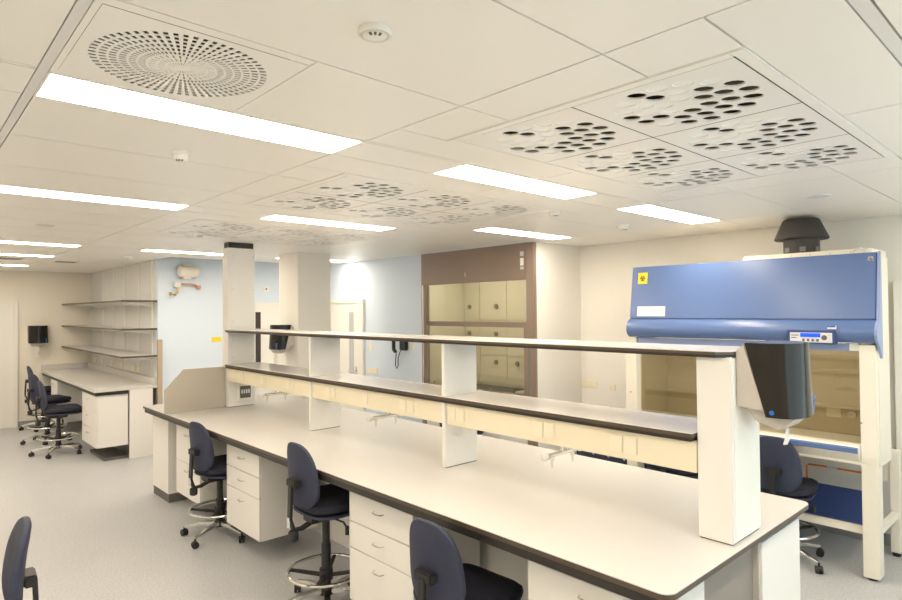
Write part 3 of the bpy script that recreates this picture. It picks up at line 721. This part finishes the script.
# ------------------------------------------------------------ fume cupboard
fx = 4.855; fy0, fy1 = 4.0, 5.80
fh = thing('fume_cupboard', 'tall taupe fume cupboard with glass sashes and beige lining', 'fume cupboard', (5.2, 4.92, 0))
B(fx, fx+.03, fy0+.10, fy1, 2.165, 2.553).build('fascia', 'taupe', fh, bevel=.002)
B(fx-.004, fx+.05, fy0-.004, fy0+.098, 0, 2.553).build('front_post', 'taupe', fh, bevel=.004)
B(fx, fx+.05, fy1-.075, fy1, 0, 2.165).build('front_post', 'taupe', fh, bevel=.004)
B(fx-.008, fx+.01, fy1-.045, fy1-.028, .9, 2.165).build('slide_rail', 'chrome', fh)
B(fx-.010, fx, fy0+.055, fy0+.075, .95, 1.50).build('slide_rail', 'knob', fh)
def sash(x, z0, z1, ft, fb_, fs_, nm):
    a, b = fy0+.10, fy1-.075
    m_ = MB().box(x, x+.022, a, b, z0, z0+fb_).box(x, x+.022, a, a+fs_, z0+fb_, z1-ft).box(x, x+.022, b-fs_, b, z0+fb_, z1-ft)
    if ft: m_.box(x, x+.022, a, b, z1-ft, z1)
    s_ = m_.build(nm, 'taupe', fh, bevel=.002)
    B(x+.009, x+.014, a+fs_, b-fs_, z0+fb_, z1-ft).build('glass_pane', 'glass_beige', s_)
    return s_
sash(fx+.034, 1.675, 2.165, .0, .045, .012, 'upper_sash')
s_ = sash(fx+.008, .93, 1.675, .012, .03, .045, 'lower_sash')
# lining and baffle
B(5.575, 5.60, fy0+.06, fy1-.02, .90, 2.40).build('baffle', 'beige', fh)
bp_y = [fy0+.08, 4.659, 5.01, 5.474, fy1-.06]
for a, b in zip(bp_y, bp_y[1:]):
    for z0, z1 in ((.93, 1.28), (1.285, 1.72), (1.725, 2.30)):
        B(5.560, 5.575, a+.004, b-.004, z0, z1-.004).build('baffle_panel', 'beige', fh, bevel=.002)
for yy, zz in ((5.645, 1.894), (5.17, 1.90), (5.65, 1.553), (5.175, 1.551), (5.18, 1.20), (4.83, 1.20)):
    MB().lathe([(.020, 0), (.030, -.012), (.030, -.025), (.001, -.028)], (5.56, yy, zz), 'x', 14).build('baffle_knob', 'knob', fh, smooth=True)
B(fx+.06, 5.575, fy0+.055, fy0+.075, .90, 2.40).build('side_lining', 'beige', fh)
B(fx+.06, 5.575, fy1-.03, fy1-.01, .90, 2.40).build('side_lining', 'beige', fh)
B(fx+.06, 5.60, fy0+.055, fy1-.01, 2.40, 2.42).build('top_lining', 'beige', fh)
B(fx+.02, 5.60, fy0+.055, fy1-.01, .86, .90).build('work_surface', 'plinth', fh, bevel=.004)
B(fx+.02, 5.55, fy0+.10, 4.92, .10, .855).build('under_cabinet_body', 'laminate', fh)
B(fx+.02, 5.55, 4.93, fy1-.08, .10, .855).build('under_cabinet_body', 'laminate', fh)
for a, b in ((fy0+.105, 4.50), (4.505, 4.92), (4.935, 5.34), (5.345, fy1-.085)):
    d = B(fx+.004, fx+.02, a, b, .11, .78).build('cabinet_door', 'laminate', fh, bevel=.002)
    B(fx-.008, fx+.004, a+.06, b-.06, .745, .757).build('pull', 'chrome', d)
B(fx+.06, 5.5, fy0+.11, fy1-.09, 0, .10).build('plinth', 'plinth', fh)
B(fx-.012, fx, 4.98, 5.02, 2.235, 2.285).build('sash_catch', 'corner', fh, bevel=.004)
for z0, z1, m_ in ((2.415, 2.465, 'label'), (2.315, 2.395, 'socket_w'), (2.275, 2.305, 'label')): B(fx-.006, fx, fy0+.125, fy0+.175, z0, z1).build('switch_plate', m_, fh, bevel=.003)
for yy in (4.62, 5.28): MB().tube([(5.56, yy, 1.50), (5.46, yy, 1.50), (5.46, yy, 1.40)], .010, 8).build('gas_nozzle', 'brass', fh, smooth=True)
for yy in (4.75, 5.70): MB().lathe([(.025, 0), (.025, .02), (.012, .03), (.012, .07), (.001, .07)], (4.98, yy, .90), n=14).build('outlet_cup', 'corner', fh, smooth=True)
B(5.0, 5.35, 4.18, 4.40, .90, .96).build('drip_tray', 'label', fh, bevel=.008)

B(4.98, 5.12, 4.3, 5.55, 2.385, 2.40).build('added_inner_lamp', 'hood_fill', fh)  # unseen lamp added under the top lining to brighten the interior
# navy cabinet beside the safety cabinet
t = thing('mobile_cabinet', 'low navy cabinet with three knobs left of the safety cabinet, mostly hidden', 'cabinet', (5.34, 3.31, 0))
B(5.10, 5.58, 2.97, 3.66, .06, .62).build('body', 'blue_dk', t, bevel=.006)
fr = B(5.085, 5.10, 2.975, 3.655, .07, .61).build('front', 'navy', t, bevel=.004)
for yy in (3.10, 3.27, 3.44): MB().lathe([(.006, 0), (.012, -.012), (.012, -.02), (.001, -.022)], (5.085, yy, .435), 'x', 12).build('knob', 'chrome', fr, smooth=True)
for xx in (5.16, 5.52):
    for yy in (3.03, 3.60): MB().tube([(xx, yy-.012, .03), (xx, yy+.012, .03)], .03, 14).build('caster', 'plastic', t)

# ------------------------------------------------------------ safety cabinet
sy0, sy1 = 1.055, 2.945
px = 4.858
s = thing('safety_cabinet', 'blue-fronted biological safety cabinet on a cream stand', 'safety cabinet', (5.2, 2.0, 0))
# stand
for a, b in ((sy0, sy0+.095), (sy1-.105, sy1)):
    l = B(px, px+.12, a, b, .018, .7865).build('leg', 'case', s, bevel=.004)
    MB().lathe([(.03, 0), (.03, .012), (.012, .014), (.012, .02)], (px+.045, (a+b)/2, 0), n=14).build('foot', 'plastic', l)
    l = B(5.46, 5.53, a, a+.06, .03, .785).build('leg', 'case', s, bevel=.004)
    MB().lathe([(.028, 0), (.028, .018), (.012, .02), (.012, .035)], (5.495, a+.03, 0), n=14).build('foot', 'plastic', l)
    B(px+.12, 5.46, a+.01, a+.05, .285, .335).build('side_rail', 'case', s, bevel=.004)
B(px+.06, px+.10, sy0+.095, sy1-.105, .285, .335).build('cross_rail', 'case', s, bevel=.004)
MB().prism([(5.10, .30), (5.36, .47), (5.37, .455), (5.11, .285)], 'y', sy0+.12, sy1-.12).build('foot_panel', 'blue_dk', s)
MB().prism([(5.03, .285), (5.10, .30), (5.10, .285), (5.03, .27)], 'y', sy0+.12, sy1-.12).build('foot_ledge', 'blue_dk', s)
B(5.475, 5.485, sy0+.06, sy1-.06, .55, .785).build('rear_panel', 'case', s)
# case
for a, b in ((sy0, sy0+.095), (sy1-.105, sy1)):
    B(px, px+.10, a, b, .787, 1.592).build('front_post', 'case', s, bevel=.003)
MB().prism([(px+.04, .77), (px+.04, 1.58), (4.956, 1.62), (4.956, 2.20), (5.19, 2.20), (5.19, .77)], 'y', sy0-.010, sy0+.03).build('side_wall', 'case', s, bevel=.003)
B(5.19, 5.54, 1.135, 1.165, .77, 2.20).build('rear_side_wall', 'case', s)
B(px+.10, 5.54, sy1-.075, sy1-.045, .80, 2.20).build('side_wall', 'case', s)
B(5.50, 5.54, 1.165, sy1-.075, .77, 2.20).build('back_wall', 'case', s)
MB().box(4.955, 5.19, sy0, 2.895, 2.20, 2.215).box(5.19, 5.54, 1.135, 2.895, 2.20, 2.215).build('top_plate', 'case', s)
B(5.00, 5.40, sy0+.04, 1.96, 2.215, 2.262).build('duct_cover', 'case', s, bevel=.003)
for k in range(6): MB().lathe([(.006, 0), (.006, -.004), (.001, -.004)], (5.0, 1.22+k*.13, 2.24), 'x', 8).build('screw', 'steel', s)
MB().box(px+.005, 5.19, sy0+.03, sy1-.03, .772, .80).box(5.19, 5.50, 1.165, sy1-.075, .772, .80).build('bottom_plate', 'case', s)
# blue hood: slanted panel above a rolled lower front
hy0, hy1 = 1.048, 2.902
B(4.955, 5.02, hy0+.01, hy1-.01, 1.63, 2.20).build('hood_core', 'case', s)
MB().prism([(4.925, 2.225), (4.95, 2.225), (4.95, 1.765), (4.862, 1.765)], 'y', hy0, hy1).build('hood_panel', 'blue', s, bevel=.006, seg=3)
roll = [(4.95, 1.764), (4.872, 1.764), (4.842, 1.752), (4.818, 1.730), (4.804, 1.700), (4.800, 1.668), (4.808, 1.640), (4.828, 1.616), (4.852, 1.603), (4.95, 1.600)]
MB().prism(roll, 'y', hy0, hy1-.002).build('hood_roll', 'blue', s, smooth=True)
cheek = [(4.945, 2.228), (4.92, 2.228), (4.855, 1.765), (4.82, 1.738), (4.796, 1.70), (4.794, 1.66), (4.812, 1.62), (4.86, 1.58), (4.93, 1.50), (4.945, 1.50)]
MB().prism(cheek, 'y', hy0-.018, hy0-.001).build('hood_cheek', 'lilac', s, bevel=.002)
B(4.88, 4.90, sy0+.098, sy1-.108, 1.545, 1.60).build('sash_lip', 'lilac', s)
B(4.876, 4.881, sy0+.10, sy0+.155, 1.548, 1.598).build('rating_label', 'socket_w', s)
# control panel on the roll
cp = MB().prism([(4.790, 1.592), (4.790, 1.690), (4.83, 1.690), (4.83, 1.592)], 'y', 1.268, 1.578).build('control_panel', 'blue_dk', s, bevel=.003)
B(4.786, 4.791, 1.290, 1.558, 1.603, 1.672).build('keypad_plate', 'keypad', cp)
B(4.784, 4.787, 1.362, 1.490, 1.640, 1.668).build('display', 'screen', cp)
for k in range(4): B(4.784, 4.787, 1.372+k*.030, 1.388+k*.030, 1.610, 1.628).build('button', 'plinth', cp)
MB().lathe([(.018, 0), (.018, -.003), (.001, -.003)], (4.786, 1.338, 1.638), 'x', 14).build('dial', 'plinth', cp)
for k in range(3): B(4.784, 4.787, 1.297, 1.318, 1.611+k*.019, 1.622+k*.019).build('button', 'label', cp)
for z_, w_ in ((1.650, .05), (1.632, .035)): B(4.784, 4.787, 1.550-w_, 1.550, z_, z_+.005).build('print_line', 'ink', cp)
B(4.798, 4.806, 1.268, 1.322, 1.698, 1.722).build('brand_badge', 'socket_w', s)
B(4.796, 4.799, 1.272, 1.322, 1.711, 1.722).build('badge_stripe', 'disp_blue', s)
# labels on the slanted panel: x on the face at height z
def fxz(z): return 4.862+(4.925-4.862)*(z-1.765)/(2.225-1.765)
def on_panel(y0, y1, z0, z1, nm, m_, out=.003, par=None):
    return MB().prism([(fxz(z0)-out, z0), (fxz(z1)-out, z1), (fxz(z1)+.002, z1), (fxz(z0)+.002, z0)], 'y', y0, y1).build(nm, m_, par or s)
hz = on_panel(2.748, 2.838, 2.072, 2.172, 'biohazard_sticker', 'yellow'); hz['label'] = 'yellow biohazard warning sticker'
cy, cz = 2.793, 2.120
sym = MB()
def arc(cx_, cz_, r0, r1, a0, a1, n=14):
    vs = []; fs = []
    for i in range(n+1):
        a = math.radians(a0+(a1-a0)*i/n)
        for r in (r0, r1):
            y = cx_+r*math.cos(a); z = cz_+r*math.sin(a); vs.append((fxz(z)-.0042, y, z))
    for i in range(n): fs.append((2*i, 2*i+1, 2*i+3, 2*i+2))
    sym.add(vs, fs)
for k in range(3):
    a = 90+120*k; ex, ez = .0135*math.cos(math.radians(a)), .0135*math.sin(math.radians(a))
    arc(cy+ex, cz+ez, .010, .0165, a+40, a+320)
arc(cy, cz, .0155, .0195, 0, 360, 24)
sym.build('biohazard_symbol', 'ink', hz)
on_panel(2.565, 2.828, 1.785, 1.872, 'rating_plate', 'label')
lock = on_panel(1.068, 1.100, 2.165, 2.195, 'lock_plate', 'chrome', .006)
MB().lathe([(.010, 0), (.010, -.012), (.001, -.012)], (fxz(2.18)-.006, 1.084, 2.18), 'x', 12).build('lock_core', 'knob', lock)
MB().tube([(4.98, 1.20, 2.21), (4.98, 1.195, 2.25), (4.98, 1.165, 2.268), (4.98, 1.135, 2.25), (4.97, 1.12, 2.215)], .005, 8).build('cable', 'keypad', s, smooth=True)
# interior
B(5.46, 5.48, 1.17, sy1-.08, .86, 1.60).build('inner_back', 'steel', s)
MB().box(4.98, 5.185, sy0+.035, sy0+.05, .86, 1.60).box(5.19, 5.46, 1.166, 1.180, .86, 1.60).build('inner_side', 'steel', s)
B(4.98, 5.46, sy1-.088, sy1-.076, .86, 1.60).build('inner_side', 'steel', s)
MB().box(4.94, 5.185, sy0+.05, sy1-.09, .80, .868).box(5.185, 5.46, 1.18, sy1-.09, .80, .868).build('work_tray', 'steel', s, bevel=.004)
for z0, z1 in ((1.33, 1.36), (1.06, 1.085)): B(5.43, 5.46, 1.18, sy1-.09, z0, z1).build('ledge', 'steel', s)
B(5.455, 5.462, 1.42, 1.52, .985, 1.065).build('inner_socket', 'socket_w', s, bevel=.003)
for yy in (1.345, 1.27): MB().lathe([(.03, 0), (.03, -.012), (.018, -.014), (.001, -.008)], (5.46, yy, 1.02), 'x', 16).build('round_socket', 'keypad', s, smooth=True)
B(5.02, 5.06, sy0+.15, sy1-.2, 1.575, 1.595).build('added_inner_lamp', 'sc_fill', s)  # unseen lamp added behind the lip to lighten the dark interior
B(4.93, 4.936, sy0+.098, sy1-.108, .955, 1.60).build('front_sash', 'glass_brown', s)
B(4.93, 4.938, 1.98, 1.985, .955, 1.60).build('sash_joint', 'label', s)
MB().prism([(4.80, .862), (4.80, .890), (4.83, .905), (4.93, .905), (4.93, .80), (4.85, .80)], 'y', sy0+.097, sy1-.107).build('arm_rest', 'case', s, bevel=.004)
MB().prism([(4.792, .862), (4.792, .888), (4.806, .897), (4.806, .855)], 'y', sy0+.10, sy1-.11).build('arm_rest_strip', 'blue', s)
MB().tube([(5.38, 1.645, .40), (5.38, 1.645, .585), (5.38, 1.63, .60), (5.38, 1.54, .603), (5.38, 1.14, .60)], .008, 8).build('supply_tube', 'orange', s, smooth=True)
MB().tube([(5.38, 1.50, .603), (5.38, 1.43, .602)], .011, 8).build('tube_joint', 'label', s)
MB().lathe([(.006, 0), (.006, -.012), (.001, -.012)], (px, sy1-.05, 1.11), 'x', 10).build('pin', 'knob', s)
MB().lathe([(.005, 0), (.005, -.008), (.001, -.008)], (px, sy0+.088, 1.06), 'x', 10).build('pin', 'knob', s)

# exhaust cowl on top
t = thing('exhaust_cowl', 'charcoal flared exhaust cowl standing on the safety cabinet', 'exhaust', (5.25, 1.60, 2.262))
ex, ey = 5.22, 1.605
MB().lathe([(.125, 2.264), (.125, 2.40), (.14, 2.42)], (ex, ey, 0), n=32).build('throat', 'cowl', t, smooth=True)
MB().lathe([(.185, 2.380), (.19, 2.388), (.128, 2.530), (.118, 2.538), (.001, 2.540)], (ex, ey, 0), n=32).build('hood', 'cowl', t, smooth=True)
for a in (2.6, 3.5, 4.4): MB().box(-.02, .02, -.004, .004, 2.28, 2.315).build('clip', 'knob', t, org=(0, 0, 0)); o = COL.objects[-1]; o.location = (ex+.13*math.cos(a)-5.25, ey+.13*math.sin(a)-1.60, -2.262); o.rotation_euler.z = a+PI/2
